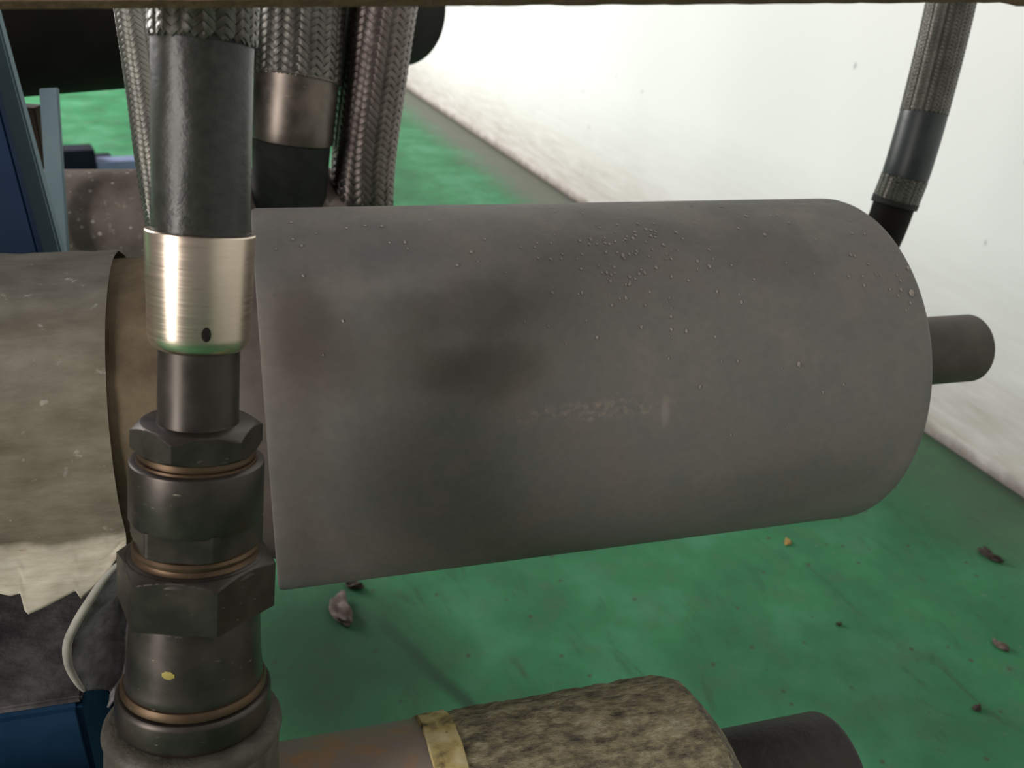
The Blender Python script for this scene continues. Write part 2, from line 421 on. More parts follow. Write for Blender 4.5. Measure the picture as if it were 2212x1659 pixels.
for (u, v, ru, rv, k, cc) in [(700, 760, 0.030, 0.040, 0.75, (0.058, 0.045, 0.036)), (650, 700, 0.022, 0.03, 0.6, (0.058, 0.045, 0.036)), (870, 690, 0.030, 0.022, 0.6, (0.062, 0.05, 0.04)),
                              (1030, 660, 0.05, 0.022, 0.55, (0.062, 0.05, 0.04)), (1050, 800, 0.042, 0.02, 0.7, (0.064, 0.054, 0.036)), (900, 790, 0.05, 0.018, 0.5, (0.064, 0.054, 0.036)),
                              (1650, 540, 0.045, 0.03, 0.4, (0.075, 0.06, 0.055)), (640, 950, 0.02, 0.10, 0.6, (0.10, 0.085, 0.062)), (680, 1180, 0.03, 0.03, 0.5, (0.125, 0.10, 0.085)),
                              (700, 540, 0.09, 0.025, 0.5, (0.075, 0.08, 0.088)), (1700, 1060, 0.09, 0.03, 0.4, (0.08, 0.078, 0.072))]:
    p = tank_local(u, v); STAINS.append(((p.x, p.y, p.z), (0.06, rv, ru), k, cc))
SCUFF = tank_local(1290, 886)[:]; TICK = tank_local(1437, 892)[:]
fa = floor_pt(870, 186); fb = floor_pt(2212, 1075)
wd = (fb - fa).normalized(); wn = Vector((-wd.y, wd.x, 0))
if wn.dot(C - fa) < 0: wn = -wn
print('wall from', fa[:], 'to', fb[:])
Xw = wd if wd.cross(wn).z > 0 else -wd
MW = Matrix(((Xw.x, wn.x, 0, fb.x), (Xw.y, wn.y, 0, fb.y), (Xw.z, wn.z, 1, 0), (0, 0, 0, 1)))
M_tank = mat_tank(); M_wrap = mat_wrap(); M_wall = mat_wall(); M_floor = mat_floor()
M_zinc = mat_steel_brushed(); M_dark = mat_dark_steel()
M_ringb = mat_dark_steel('browned_steel', (0.09, 0.058, 0.036), (0.15, 0.098, 0.06), 0.4, 0.8)
M_br_dark = mat_braid('tarnished_braid', (0.12, 0.112, 0.10), (0.20, 0.188, 0.168))
M_br_brown = mat_braid('brownish_braid', (0.15, 0.12, 0.11), (0.24, 0.2, 0.185))
M_br_light = mat_braid('clean_steel_braid', (0.34, 0.32, 0.29), (0.46, 0.44, 0.4))
M_core = simple('braid_underlayer', (0.015, 0.014, 0.013), (0.03, 0.028, 0.026), 60, 0.7)
M_rubber = mat_rubber()
M_sleeve = simple('dark_shrink_sleeve', (0.02, 0.027, 0.028), (0.04, 0.048, 0.048), 40, 0.42, 0, 0.2, 0.0006, 0.5)
M_black = simple('black_pipe_paint', (0.010, 0.009, 0.007), (0.018, 0.015, 0.012), 20, 0.7, 0, 0.2, 0.001, 0.12)
M_stub = simple('stub_brown_grey', (0.095, 0.078, 0.067), (0.135, 0.112, 0.097), 40, 0.6, 0, 0.25, 0.0008, 0.3)
M_neck = simple('rusty_reducer_paint', (0.12, 0.09, 0.058), (0.24, 0.18, 0.115), 28, 0.75, 0, 0.4, 0.002, 0.2)
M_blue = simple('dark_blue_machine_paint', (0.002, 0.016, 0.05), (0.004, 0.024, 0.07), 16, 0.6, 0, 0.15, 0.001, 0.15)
M_bluelit = simple('lit_grey_blue_paint', (0.17, 0.25, 0.29), (0.21, 0.29, 0.33), 16, 0.6, 0, 0.15, 0.001, 0.3)  # paler copy of the blue, the frame's lit edge put into the colour
M_rust = mat_rust_specks(); M_crust = mat_lichen()
M_beam = simple('rusty_flat_bar', (0.13, 0.07, 0.04), (0.26, 0.16, 0.11), 30, 0.8, 0, 0.5, 0.003, 0.2)

# ------------------------------------------------------------------ the room
def slab(name, a, b, M, mat):
    o = new_obj(name, mesh(name, box_verts(a, b), BOXF), mat, None, False); o.matrix_world = M
    bm = bmesh.new(); bm.from_mesh(o.data); bmesh.ops.recalc_face_normals(bm, faces=bm.faces); bm.to_mesh(o.data); bm.free()
    o['kind'] = 'structure'; return o
slab('wall_right', (-9, -0.12, 0), (9, 0, 3.6), MW, M_wall)
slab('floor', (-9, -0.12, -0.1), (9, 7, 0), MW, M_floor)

# ------------------------------------------------------------------ main manifold
tank = empty('manifold_pipe', MT, 'large dark grey painted steel pipe with a flat closed end in the middle', 'pipe')
body = lathe([(0, TR - 0.02), (0, TR - 0.004), (0.001, TR - 0.001), (0.004, TR)] + [(z, TR) for z in lin(0.02, T_END - 0.03, 12)] + [(T_END - 0.016 + 0.016 * math.sin(a), TR - 0.016 * (1 - math.cos(a))) for a in lin(0, PI / 2, 8)], 160)
new_obj('pipe_body', body, M_tank, tank)
new_obj('end_stub', lathe([(T_END - 0.01, 0.036)] + rprof(T_END, T_STUB, 0.036, 0.004)[1:], 64), M_stub, tank)
new_obj('weld_bead', lathe([(T_END - 0.003, 0.036), (T_END - 0.003, 0.042), (T_END + 0.002, 0.0405), (T_END + 0.005, 0.036)], 64, False), M_stub, tank)
T_W = t_for_axis(292, A0, TD)         # where the wrapping paper ends
new_obj('reducer', lathe([(T_W - 0.02, TR * 0.765), (T_W + 0.012, TR * 0.77), (T_W + 0.03, TR * 0.785), (-0.03, TR * 0.80), (-0.015, TR * 0.80)], 128), M_neck, tank)
new_obj('shoulder_ring', lathe([(-0.022, TR * 0.79), (-0.016, TR * 0.815), (-0.006, TR * 0.83), (0.001, TR * 0.84)], 128), M_stub, tank)
T_L = T_W - 0.75
new_obj('inlet_pipe', lathe([(T_L, TR * 0.765), (T_W - 0.015, TR * 0.765)], 96), M_black, tank)
# wrapping paper: its own thing, a torn sleeve round the inlet pipe
RW = TR * 0.795
MWp = MT @ Matrix.Translation((0, 0, T_W))
tear = [(-400, 1262), (-200, 1270), (-60, 1290), (0, 1283), (25, 1286), (48, 1280), (60, 1326), (90, 1313), (118, 1299), (150, 1282), (166, 1274), (176, 1292), (198, 1272), (235, 1235), (262, 1190), (290, 1172)]
def tear_v(u):
    for (ua, va), (ub, vb) in zip(tear, tear[1:]):
        if ua <= u <= ub: return va + (vb - va) * (u - ua) / (ub - ua)
    return 1262 if u < 0 else 1172
def wrap_mesh():
    vs, fs, uv = [], [], []; nz, na, nb_ = 240, 80, 18
    z0, z1 = -0.72, 0.0; at, ab = R_(-150), R_(44)
    for i in range(nz + 1):
        f = i / nz; z = z0 + (z1 - z0) * (1 - (1 - f) ** 2)
        def hp(h):
            return Vector((RW * math.cos(ab) + 0.05 * h - 2.5 * h * h, RW * math.sin(ab) + h * 0.98, z))
        lo, hi = 0.0, 0.12
        for _ in range(24):
            m_ = (lo + hi) / 2; q = to_px(MWp @ hp(m_))
            if q[1] < tear_v(q[0]): lo = m_
            else: hi = m_
        hang = max(lo, 0.002)
        for j in range(na + nb_ + 1):
            e = 0.0028 * noise.noise((z * 9, j * 0.05, 2)) + 0.0014 * noise.noise((z * 50, j * 0.25, 5))
            if j <= na:
                a = at + (ab - at) * j / na; r = RW + e
                vs.append((r * math.cos(a), r * math.sin(a), z))
            else:
                h = hang * (j - na) / nb_; p = hp(h)
                vs.append((p.x + e + 0.0035 * math.sin(h * 90 + z * 40) * min(1, h * 40), p.y, p.z))
            uv.append((f, j / (na + nb_)))
    w_ = na + nb_ + 1
    for i in range(nz):
        for j in range(w_ - 1):
            a = i * w_ + j; fs.append((a, a + w_, a + w_ + 1, a + 1))
    return mesh('wrap', vs, fs, uv)
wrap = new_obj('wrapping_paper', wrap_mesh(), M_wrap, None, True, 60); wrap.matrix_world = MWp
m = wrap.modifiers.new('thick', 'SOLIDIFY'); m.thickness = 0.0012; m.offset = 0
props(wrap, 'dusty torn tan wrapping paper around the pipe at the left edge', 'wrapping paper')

# ------------------------------------------------------------------ flakes on the manifold
M_flake = simple('pale_paint_flake', (0.24, 0.205, 0.185), (0.42, 0.36, 0.33), 80, 0.6)
def flake_geo(vs, fs, M, s, rnd):
    b = len(vs); n = 6
    for k in range(n):
        a = 2 * PI * k / n + rnd.random() * 0.5; q = s * rnd.uniform(0.6, 1.1)
        vs.append(M @ Vector((0.0004 + rnd.uniform(0, 0.4) * s * 0.4, q * math.cos(a), q * math.sin(a) * 0.8)))
    vs.append(M @ Vector((s * 0.55, 0, 0)))
    for k in range(n): fs.append((b + k, b + (k + 1) % n, b + n))
    fs.append(tuple(b + k for k in range(n))[::-1])
def surf_frame(local):    # frame on the tank surface, X outward
    a = math.atan2(local.y, local.x)
    x = Vector((math.cos(a), math.sin(a), 0)); z = Vector((0, 0, 1)); y = z.cross(x)
    return Matrix(((x.x, y.x, 0, local.x), (x.y, y.y, 0, local.y), (0, 0, 1, local.z), (0, 0, 0, 1)))
rnd = random.Random(3)
spots = []
for (u, v, su, sv, n) in [(1380, 535, 45, 38, 34), (1350, 610, 30, 40, 12), (1300, 500, 90, 30, 14), (1500, 560, 120, 60, 24), (1230, 545, 50, 18, 9), (1440, 700, 110, 60, 16), (1890, 560, 40, 50, 12), (1950, 650, 14, 24, 6), (1600, 480, 140, 22, 12),
                          (1250, 640, 120, 70, 12), (900, 500, 260, 25, 14), (1700, 750, 200, 100, 12), (800, 700, 220, 120, 10)]:
    for _ in range(n):
        spots.append((rnd.gauss(u, su), rnd.gauss(v, sv), rnd.uniform(0.0009, 0.0021)))
vs, fs = [], []
for (u, v, s) in spots:
    h = hit_cyl(u, v, A0, TD, TR)
    if h is None: continue
    l = MTi @ h
    if not (0.01 < l.z < T_END - 0.02): continue
    flake_geo(vs, fs, surf_frame(l), s, rnd)
fl = new_obj('paint_flakes', mesh('flakes', vs, fs), M_flake, None, False); fl.matrix_world = MT
props(fl, 'tiny pale paint flakes and grit sprinkled on top of the large grey pipe', 'flakes', kind='stuff')
for (u, v, s, lab) in [(1968, 633, 0.0042, 'largest pale paint flake, near the closed end of the grey pipe'), (1725, 787, 0.0026, 'lone pale flake right of centre on the front of the grey pipe'),
                       (1018, 545, 0.0020, 'small pale flake on the upper left of the grey pipe'), (1345, 553, 0.0026, 'bright flake at the foot of the dense cluster on the grey pipe'),
                       (1962, 580, 0.0024, 'dark-edged flake near the upper right rim of the grey pipe')]:
    l = MTi @ hit_cyl(u, v, A0, TD, TR); vs, fs = [], []
    flake_geo(vs, fs, Matrix.Identity(4), s, rnd)
    o = new_obj('paint_flake', mesh('flake', vs, fs), M_flake, None, False); o.matrix_world = MT @ surf_frame(l)
    props(o, lab, 'flake', 'larger flakes on the grey pipe')

# ------------------------------------------------------------------ front hose and its fitting
FT = R_(14.5)
ftop = P(434, 503, 0.45)
fz0 = 0.45
def s_for(v):     # length down the axis at which the axis crosses pixel row v
    k = (v - CV) / F; y0 = (503 - CV) / F * fz0
    return (k * fz0 - y0) / (math.cos(FT) - k * math.sin(FT))
sb = s_for(1553); zb = fz0 + sb * math.sin(FT)
fbot = P(420, 1553, zb)
FD = (fbot - ftop).normalized()
MF = frame_z(ftop, FD)            # Z runs down the fitting, X faces the camera, Y = image left
Lf = (fbot - ftop).length / sb
def fs_(v): return s_for(v) * Lf
def fr(rpx, v): return rpx * (fz0 + s_for(v) * math.sin(FT)) / F
hose = empty('hydraulic_hose', MF @ Matrix.Translation((0, 0, 0)), 'nearest dark rubber hydraulic hose with shiny crimp ferrule and stacked hex fittings', 'hose')
def FL(name, pts, mat=None, parent=hose, seg=96, label=None):
    o = new_obj(name, lathe([(fs_(v) + dz, fr(r, v)) for (v, r, dz) in [(p + (0,))[:3] for p in pts]], seg), mat or M_dark, parent)
    if label: o['label'] = label
    return o
def hexf(name, va, vb, cpx, edge_deg, **kw):
    vm = (va + vb) / 2
    # local angle 0 faces the camera, positive angle turns to image left or right depending on Y
    me = hexnut(fs_(va), fs_(vb), fr(cpx, vm), R_(edge_deg) * YS, **kw)
    return new_obj(name, me, M_dark, hose)
YS = 1 if (MF.to_3x3() @ Vector((0, 1, 0))).dot(right) > 0 else -1
# straight length of hose above the ferrule
pth = Path([ftop + (FD * s_) for s_ in (-0.22, -0.16, -0.1, -0.05, 0.004)])
Lq = pth.len
def MFi_mesh(me): me.transform(MF.inverted()); return me
sh = fs_(92) + Lq - 0.004
wob = lambda l, r, a: r + 0.0006 * noise.noise((l * 25, math.cos(a) * 2, math.sin(a) * 2))
new_obj('rubber_cover', MFi_mesh(tube_on(pth, [(l, fr(101, 503)) for l in lin(sh - 0.02, Lq, 40)], 72, fn=wob)), M_rubber, hose)
new_obj('braid_core', MFi_mesh(tube_on(pth, [(l, fr(104, 503)) for l in lin(0, sh, 20)], 48)), M_core, hose)
o = new_obj('braid', MFi_mesh(braid(pth, 0, sh, fr(104.5, 503), 32, R_(48), Vector(), 0.00035, 0.93, 0.002)), M_br_dark, hose, True, 80); o['kind'] = 'stuff'; o['label'] = 'woven wire braid, frayed lower edge'
fer = FL('ferrule', [(503, 103), (500, 105), (500, 112), (502, 114.2), (505, 114.5), (620, 110), (715, 105.5), (728, 104.5), (738, 101), (746, 95), (750, 86), (752, 80)], M_zinc, label='shiny zinc-plated crimp ferrule')
# dark marks: small inspection hole, modelled as a recessed dark plug
hl = []
hz = fs_(700) ; hr = fr(105.5, 700)
ha = YS * math.asin((443 - 430) / 105)
vs = [Vector((hr + 0.0001, 0, 0))]
ring = [(math.cos(2 * PI * k / 20) * 0.0021, math.sin(2 * PI * k / 20) * 0.0034) for k in range(20)]
vs, fs = [], []
for dr, sc in ((0.0003, 1.12), (0.0005, 1.0), (-0.0012, 0.9)):
    for (a, b) in ring:
        an = ha + a * sc / hr; vs.append(((hr + dr) * math.cos(an), (hr + dr) * math.sin(an), hz + b * sc))
for q in range(2):
    for k in range(20): fs.append((q * 20 + k, q * 20 + (k + 1) % 20, (q + 1) * 20 + (k + 1) % 20, (q + 1) * 20 + k))
fs = fs[20:] and fs[:20] + []
fs.append(tuple(range(20, 40)))
M_hole = simple('hole_shadow_grease', (0.01, 0.008, 0.006), (0.02, 0.015, 0.01), 60, 0.9)
new_obj('inspection_hole', mesh('hole', vs, fs), M_hole, fer)
FL('neck', [(748, 80), (750, 85), (900, 84), (912, 86), (920, 90), (924, 92)])
hexf('lock_nut', 908, 972, 137, -22, cham=0.003)
FL('lock_washer', [(966, 100), (968, 121), (976, 122), (977, 117), (982, 117), (983, 124), (992, 125), (993, 100)], M_ringb, label='brown-tinted washer ring')
FL('collar', [(988, 110), (988, 134), (991, 138.5), (996, 139.5), (1106, 138), (1112, 135), (1114, 120)])
hexf('hex_flats', 1106, 1168, 141, 15, cham=0.0025, top=False)
FL('union_ring', [(1160, 110), (1164, 128), (1170, 132), (1176, 131), (1180, 126), (1184, 127), (1188, 131), (1193, 131), (1196, 122)], M_ringb, label='stepped brown union ring')
FL('thrust_washer', [(1186, 120), (1190, 140), (1195, 146), (1204, 148), (1206, 120)])
hexf('union_nut', 1190, 1296, 168, 14, cham=0.0032, bot=False)
FL('adapter_body', [(1290, 120), (1292, 131), (1300, 133), (1420, 138), (1440, 141), (1452, 142), (1458, 139), (1460, 130)])
dab = []
M_dab = simple('yellow_paint', (0.42, 0.33, 0.09), (0.5, 0.4, 0.12), 60, 0.6)
vs, fs = [], []
for i in range(9):
    for j in range(9):
        a = YS * (math.asin((373 - 424) / 137)) + (i / 8 - 0.5) * 0.19 ; z = fs_(1382) + (j / 8 - 0.5) * 0.0048
        d = math.hypot(i / 4 - 1, j / 4 - 1); rr = fr(137.5, 1382) + 0.0004 * max(-0.9, 1.2 - d * d)
        vs.append((rr * math.cos(a), rr * math.sin(a), z))
for i in range(8):
    for j in range(8):
        if math.hypot(i / 3.5 - 1, j / 3.5 - 1) < 1.1: fs.append((i * 9 + j, i * 9 + j + 1, i * 9 + j + 10, i * 9 + j + 9))
new_obj('paint_dab', mesh('dab', vs, fs), M_dab, hose)['label'] = 'small yellow paint mark'
FL('seal_ring', [(1452, 130), (1455, 145), (1462, 149), (1470, 149), (1474, 144), (1476, 130)], M_ringb, label='brown seal ring')
FL('step_ring', [(1472, 130), (1474, 154), (1478, 158), (1484, 159), (1525, 159), (1532, 156), (1536, 150), (1540, 148), (1544, 150), (1546, 130)], M_dark)
FL('coupling', [(1538, 140), (1540, 165), (1544, 176), (1552, 182), (1562, 184), (1572, 181), (1576, 176), (1582, 178), (1700, 178), (1750, 176), (1770, 150)], simple('grimy_coupling_paint', (0.065, 0.055, 0.045), (0.14, 0.13, 0.105), 50, 0.55, 0.2, 0.5, 0.002), label='wide grimy base coupling')

# ------------------------------------------------------------------ lower manifold with crust, behind and below the fitting
LR = 0.10
def lower_axis():
    # parallel to the main pipe, touching its recorded top outline
    z1 = 0.10 * F / 275
    B = P(1480, 1742, z1); return B
LB = lower_axis()
ML = frame_z(LB, TD)
low = empty('lower_manifold_pipe', ML, 'crusty lower pipe with rust, yellow band and dark stub at the bottom edge', 'pipe')
rl = random.Random(5)
tY = t_for_axis(945, LB, TD) ; tY2 = t_for_axis(996, LB, TD)
T0 = t_for_axis(-500, LB, TD)
tt = 0.0
crust_fn = lambda z, r, a, i: r + 0.0022 * noise.noise((z * 60, math.cos(a) * 4, math.sin(a) * 4)) + 0.0012 * noise.noise((z * 200, math.cos(a) * 14, math.sin(a) * 14))
new_obj('crusted_section', lathe([(tY2 - 0.01, LR - 0.004), (tY2 - 0.008, LR)] + [(z, LR) for z in lin(tY2, tt - 0.004, 60)] + [(tt + 0.004, LR - 0.004), (tt + 0.014, LR - 0.017), (tt + 0.024, LR - 0.032), (tt + 0.032, LR - 0.046), (tt + 0.033, LR * 0.4)], 128, True, crust_fn), M_crust, low)['label'] = 'crusty speckled grey and tan section'
tb = NT('yellow_residue'); nb = tb.noise(50, 5)
M_yel = tb.out(tb.ramp(nb, [(0.35, (0.13, 0.10, 0.06)), (0.48, (0.55, 0.43, 0.17)), (0.65, (0.72, 0.62, 0.36))]), 0.8, 0, nb, 0.5, 0.003)
new_obj('residue_band', lathe([(z, LR + 0.0012) for z in lin(tY - 0.006, tY2 + 0.002, 14)], 128, True, lambda z, r, a, i: r + 0.0018 * noise.noise((z * 90, math.cos(a) * 5, math.sin(a) * 5)) - (0.004 if i in (0, 14) else 0)), M_yel, low)['label'] = 'yellow residue band'
tp = NT('rusty_pipe_paint'); nb = tp.noise(16, 5); M_lp = tp.out(tp.ramp(nb, [(0.38, (0.27, 0.23, 0.22)), (0.55, (0.32, 0.25, 0.20)), (0.66, (0.46, 0.24, 0.10))]), 0.6, 0, tp.noise(60), 0.2, 0.001)
new_obj('bare_section', lathe([(T0, LR - 0.001), (tY, LR - 0.001)], 96), M_lp, low)['label'] = 'smooth section with orange rust'
tl_end = t_for_extreme(1888, 0.050, LB, TD, 0.0, 1)
M_st2 = simple('dark_stub_crust', (0.018, 0.015, 0.013), (0.045, 0.036, 0.03), 30, 0.6, 0, 0.5, 0.002)
new_obj('end_stub', lathe([(tt, 0.050)] + rprof(tt + 0.002, tl_end, 0.050, 0.006)[1:], 72, True, lambda z, r, a, i: r + 0.0006 * noise.noise((z * 50, math.cos(a) * 3, math.sin(a) * 3))), M_st2, low)['label'] = 'dark stub'

# ------------------------------------------------------------------ rear pipes
def rear_pipe(name, pa, pb, R, mat, label, ext=0.0, part='pipe_body', e=0.006):
    a, b = P(*pa), P(*pb); d = (b - a).normalized(); a = a - ext * d
    M = frame_z(a, d); em = empty(name, M, label, 'pipe'); L = (b - a).length
    new_obj(part, lathe(rprof(0, L, R, e), 96), mat, em); return em, a, d, L
blk, ba, bd, bl = rear_pipe('black_pipe', (20, 8, 1.10), (866, 12, 1.717), 0.1105, M_black, 'thick black pipe crossing behind the hoses at the top', 0.5)
rp, ra, rd, rL = rear_pipe('rusty_manifold_pipe', (100, 502, 1.15), (815, 488, 1.24), 0.080, M_rust, 'rusty brown pipe with pale specks behind the thin braided hose', 0.5)

# ------------------------------------------------------------------ braided hoses
def braided(name, label, pts, R, N, mat, parts, group='braided hoses', alpha=50):
    """pts run top to bottom; parts: list of (kind, from, to) along the path given by pixel rows"""
    path = Path(pts); org = path.p[-1]
    em = empty(name, Matrix.Translation(org), label, 'hose')
    def l_at(v):
        lo, hi = 0, path.len
        for _ in range(40):
            m_ = (lo + hi) / 2
            if to_px(path.at(m_)[0])[1] < v: lo = m_
            else: hi = m_
        return lo
    for p in parts:
        k, a, b = p[0], p[1], p[2]
        la = 0 if a is None else l_at(a); lb = path.len if b is None else l_at(b)
        if k == 'braid':
            new_obj('braid_core', tube_on(path, [(l, R - 0.0004) for l in lin(la, lb, max(4, int((lb - la) / 0.01)))], 48, origin=org), M_core, em)
            o = new_obj('braid', braid(path, la, lb, R, N, R_(alpha), org, R * 0.018), p[3] if len(p) > 3 else mat, em, True, 80); o['kind'] = 'stuff'
            o['label'] = 'woven steel wire braid'
        else:
            prof = p[4](la, lb, R) if len(p) > 4 else [(l, R) for l in lin(la, lb, 12)]
            o = new_obj(k, tube_on(path, prof, 64, origin=org), p[3], em)
    return em, path
def ferr(la, lb, R):
    return [(la - 0.0005, R * 0.9), (la, R * 1.035), (la + 0.0015, R * 1.04), (la + 0.002, R * 0.99)] + [(l, R * 0.985) for l in lin(la + 0.004, lb - 0.004, 6)] + [(lb - 0.002, R * 0.98), (lb, R * 0.9)]
braided('braided_hose', 'wide braided hose with smooth metal ferrule, just right of the nearest rubber hose',
        [P(668, -160, 1.06), P(650, 20, 1.07), P(642, 160, 1.08), P(630, 300, 1.10), P(624, 440, 1.14), P(622, 490, 1.18)], 92 * 1.07 / F, 32, M_br_dark,
        [('braid', None, 170), ('ferrule', 168, 305, mat_dark_steel('dull_ferrule_steel', (0.13, 0.11, 0.095), (0.21, 0.175, 0.15), 0.34, 0.9), ferr), ('dark_collar', 303, None, M_core, lambda a, b, R: [(a, R * 0.9), (a + 0.001, R * 0.93), (b, R * 0.9)])])
braided('braided_hose', 'brownish braided hose, rightmost of the bundle in front of the white wall',
        [P(862, -160, 1.10), P(828, 20, 1.11), P(806, 180, 1.13), P(787, 330, 1.16), P(782, 430, 1.19), P(780, 480, 1.23)], 68 * 1.13 / F, 24, M_br_brown,
        [('braid', None, 428), ('dark_collar', 428, None, M_core, lambda a, b, R: [(a - 0.001, R * 1.0), (a, R * 1.05), (b, R * 1.05)])])
braided('braided_hose', 'thin braided hose at the left of the bundle, over the green floor gap',
        [P(262, -160, 0.76), P(287, 10, 0.77), P(311, 180, 0.79), P(331, 340, 0.81), P(352, 480, 0.84), P(372, 620, 0.93)], 38 * 0.79 / F, 16, M_br_light,
        [('braid', None, None)])
hz = 1.12
braided('braided_hose', 'slanting braided hose with dark sleeve, alone in front of the white wall at right',
        [P(2086, -170, hz - 0.06), P(2053, 10, hz - 0.03), P(2002, 220, hz), P(1962, 360, hz + 0.02), P(1932, 440, hz + 0.04), P(1905, 510, hz + 0.05), P(1840, 640, hz + 0.07)], 48 * hz / F, 32, M_br_dark,
        [('braid', None, 246), ('shrink_sleeve', 244, 382, M_sleeve, lambda a, b, R: [(a, R * 0.9), (a + 0.001, R * 1.02)] + [(l, R * 1.03) for l in lin(a + 0.005, b - 0.005, 8)] + [(b - 0.001, R * 1.02), (b, R * 0.9)]),
         ('braid', 382, 432), ('crimp_lip', 428, 446, M_core, lambda a, b, R: [(a, R * 1.0), (a + 0.001, R * 1.06), (b - 0.001, R * 1.05), (b, R * 0.9)]), ('dark_collar', 444, None, M_black, lambda a, b, R: [(l, R * 0.93) for l in lin(a, b, 8)])])

# ------------------------------------------------------------------ top flat bar
ba0, ba1 = P(-420, 14, 0.365), P(2700, -6, 0.43)
bdv = (ba1 - ba0).normalized(); 
o = None
def beam_mesh(L, hgt, th):
    vs, fs = [], []; n = 160
    for i in range(n + 1):
        z = L * i / n
        e = 0.0006 * noise.noise((z * 60, 1, 0)) + 0.0003 * noise.noise((z * 260, 3, 0))
        if z > L * 0.807: e -= 0.0024 * min(1, (z - L * 0.807) / 0.008) * (0.8 + 0.4 * noise.noise((z * 140, 9, 1)))
        vs += [(e, -th / 2, z), (e, th / 2, z), (hgt, th / 2, z), (hgt, -th / 2, z)]
    for i in range(n):
        for k in range(4):
            a, b = i * 4 + k, i * 4 + (k + 1) % 4; fs.append((a, a + 4, b + 4, b))
    fs.append((0, 1, 2, 3)); fs.append(tuple(n * 4 + k for k in (3, 2, 1, 0)))
    return mesh('beam', vs, fs)
xb = (upv - upv.dot(bdv) * bdv).normalized(); yb = bdv.cross(xb)
MB = Matrix(((xb.x, yb.x, bdv.x, ba0.x), (xb.y, yb.y, bdv.y, ba0.y), (xb.z, yb.z, bdv.z, ba0.z), (0, 0, 0, 1)))
bar = new_obj('flat_bar', beam_mesh((ba1 - ba0).length, 0.05, 0.008), M_beam, None, False); bar.matrix_world = MB
props(bar, 'rusty flat steel bar running along the top edge in front of the hoses', 'bar')

# ------------------------------------------------------------------ blue frame at left
def beam_between(name, a, b, w, d, mat, side, parent=None, bev=0.002):
    """box beam from a to b, w wide along 'side', d deep"""
    z = (b - a).normalized(); x = (side - side.dot(z) * z).normalized(); y = z.cross(x); m_ = (a + b) / 2
    M = Matrix(((x.x, y.x, z.x, m_.x), (x.y, y.y, z.y, m_.y), (x.z, y.z, z.z, m_.z), (0, 0, 0, 1)))
    return bevel_box(name, (w, d, (b - a).length), M, mat, parent, bev)
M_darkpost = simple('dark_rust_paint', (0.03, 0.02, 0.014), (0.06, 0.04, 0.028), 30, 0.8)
zf = 0.875
a_, b_ = P(-58, -60, zf), P(105, 545, zf + 0.02)
dv = (b_ - a_).normalized()
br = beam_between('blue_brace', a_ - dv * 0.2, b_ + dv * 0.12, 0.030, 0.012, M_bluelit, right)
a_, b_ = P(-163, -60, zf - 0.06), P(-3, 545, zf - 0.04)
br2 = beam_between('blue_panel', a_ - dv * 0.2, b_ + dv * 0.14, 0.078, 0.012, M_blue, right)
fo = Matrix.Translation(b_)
fm = empty('blue_frame', fo, 'slanting dark blue machine frame with a lit pale grey-blue edge at the far left', 'frame')
for q, nm in ((br, 'lit_flange'), (br2, 'panel')):
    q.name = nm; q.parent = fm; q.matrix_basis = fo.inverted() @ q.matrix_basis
br['label'] = 'lit pale grey-blue flange'
zp = 1.16
pt = P(100, 120, zp); foot = Vector((pt.x + 0.005, pt.y, 0))
pa_, pb_ = P(106, 191, 1.055), P(129, 545, 1.06); pd_ = (pb_ - pa_).normalized()
post = beam_between('steel_post', pa_, pb_ + pd_ * (pb_.z / -pd_.z), 0.0225, 0.005, M_bluelit, right, bev=0.001)
props(post, 'grey-blue upright post between the slanting brace and the green floor', 'post')
post2c = P(64, 260, 1.22)
post2 = beam_between('rusty_post', Vector((post2c.x, post2c.y, 0)), post2c + Vector((0, 0, 0.02)), 0.035, 0.03, M_darkpost, right)
props(post2, 'dark rusty upright post in the shadow behind the slanting brace', 'post')

# things on the far floor
def floor_box(name, u0_, u1_, v, hgt, depth, mat, label, cat):
    a, b = floor_pt(u0_, v), floor_pt(u1_, v + (u0_ - u1_) * 0.06); x = (b - a).normalized(); y = Vector((-x.y, x.x, 0)); c = (a + b) / 2 + y * depth / 2
    M = Matrix(((x.x, y.x, 0, c.x), (x.y, y.y, 0, c.y), (0, 0, 1, hgt / 2), (0, 0, 0, 1)))
    return props(bevel_box(name, ((b - a).length, depth, hgt), M, mat, None, min(0.004, hgt / 5)), label, cat)
M_navy = simple('navy_block_paint', (0.004, 0.006, 0.016), (0.008, 0.011, 0.024), 10, 0.7, spec=0.15)
M_lilac = simple('lilac_blue_rail_paint', (0.16, 0.20, 0.34), (0.21, 0.25, 0.40), 12, 0.5)
floor_box('floor_block', 120, 212, 378, 0.09, 0.12, M_navy, 'dark navy block on the green floor beside the grey-blue post', 'block')
floor_box('anchor_plate', 205, 245, 352, 0.022, 0.08, M_navy, 'small flat dark plate on the floor right of the navy block', 'plate')
floor_box('floor_rail', 190, 420, 372, 0.035, 0.10, M_lilac, 'lilac-blue rail lying on the floor above the speckled rusty pipe', 'rail')

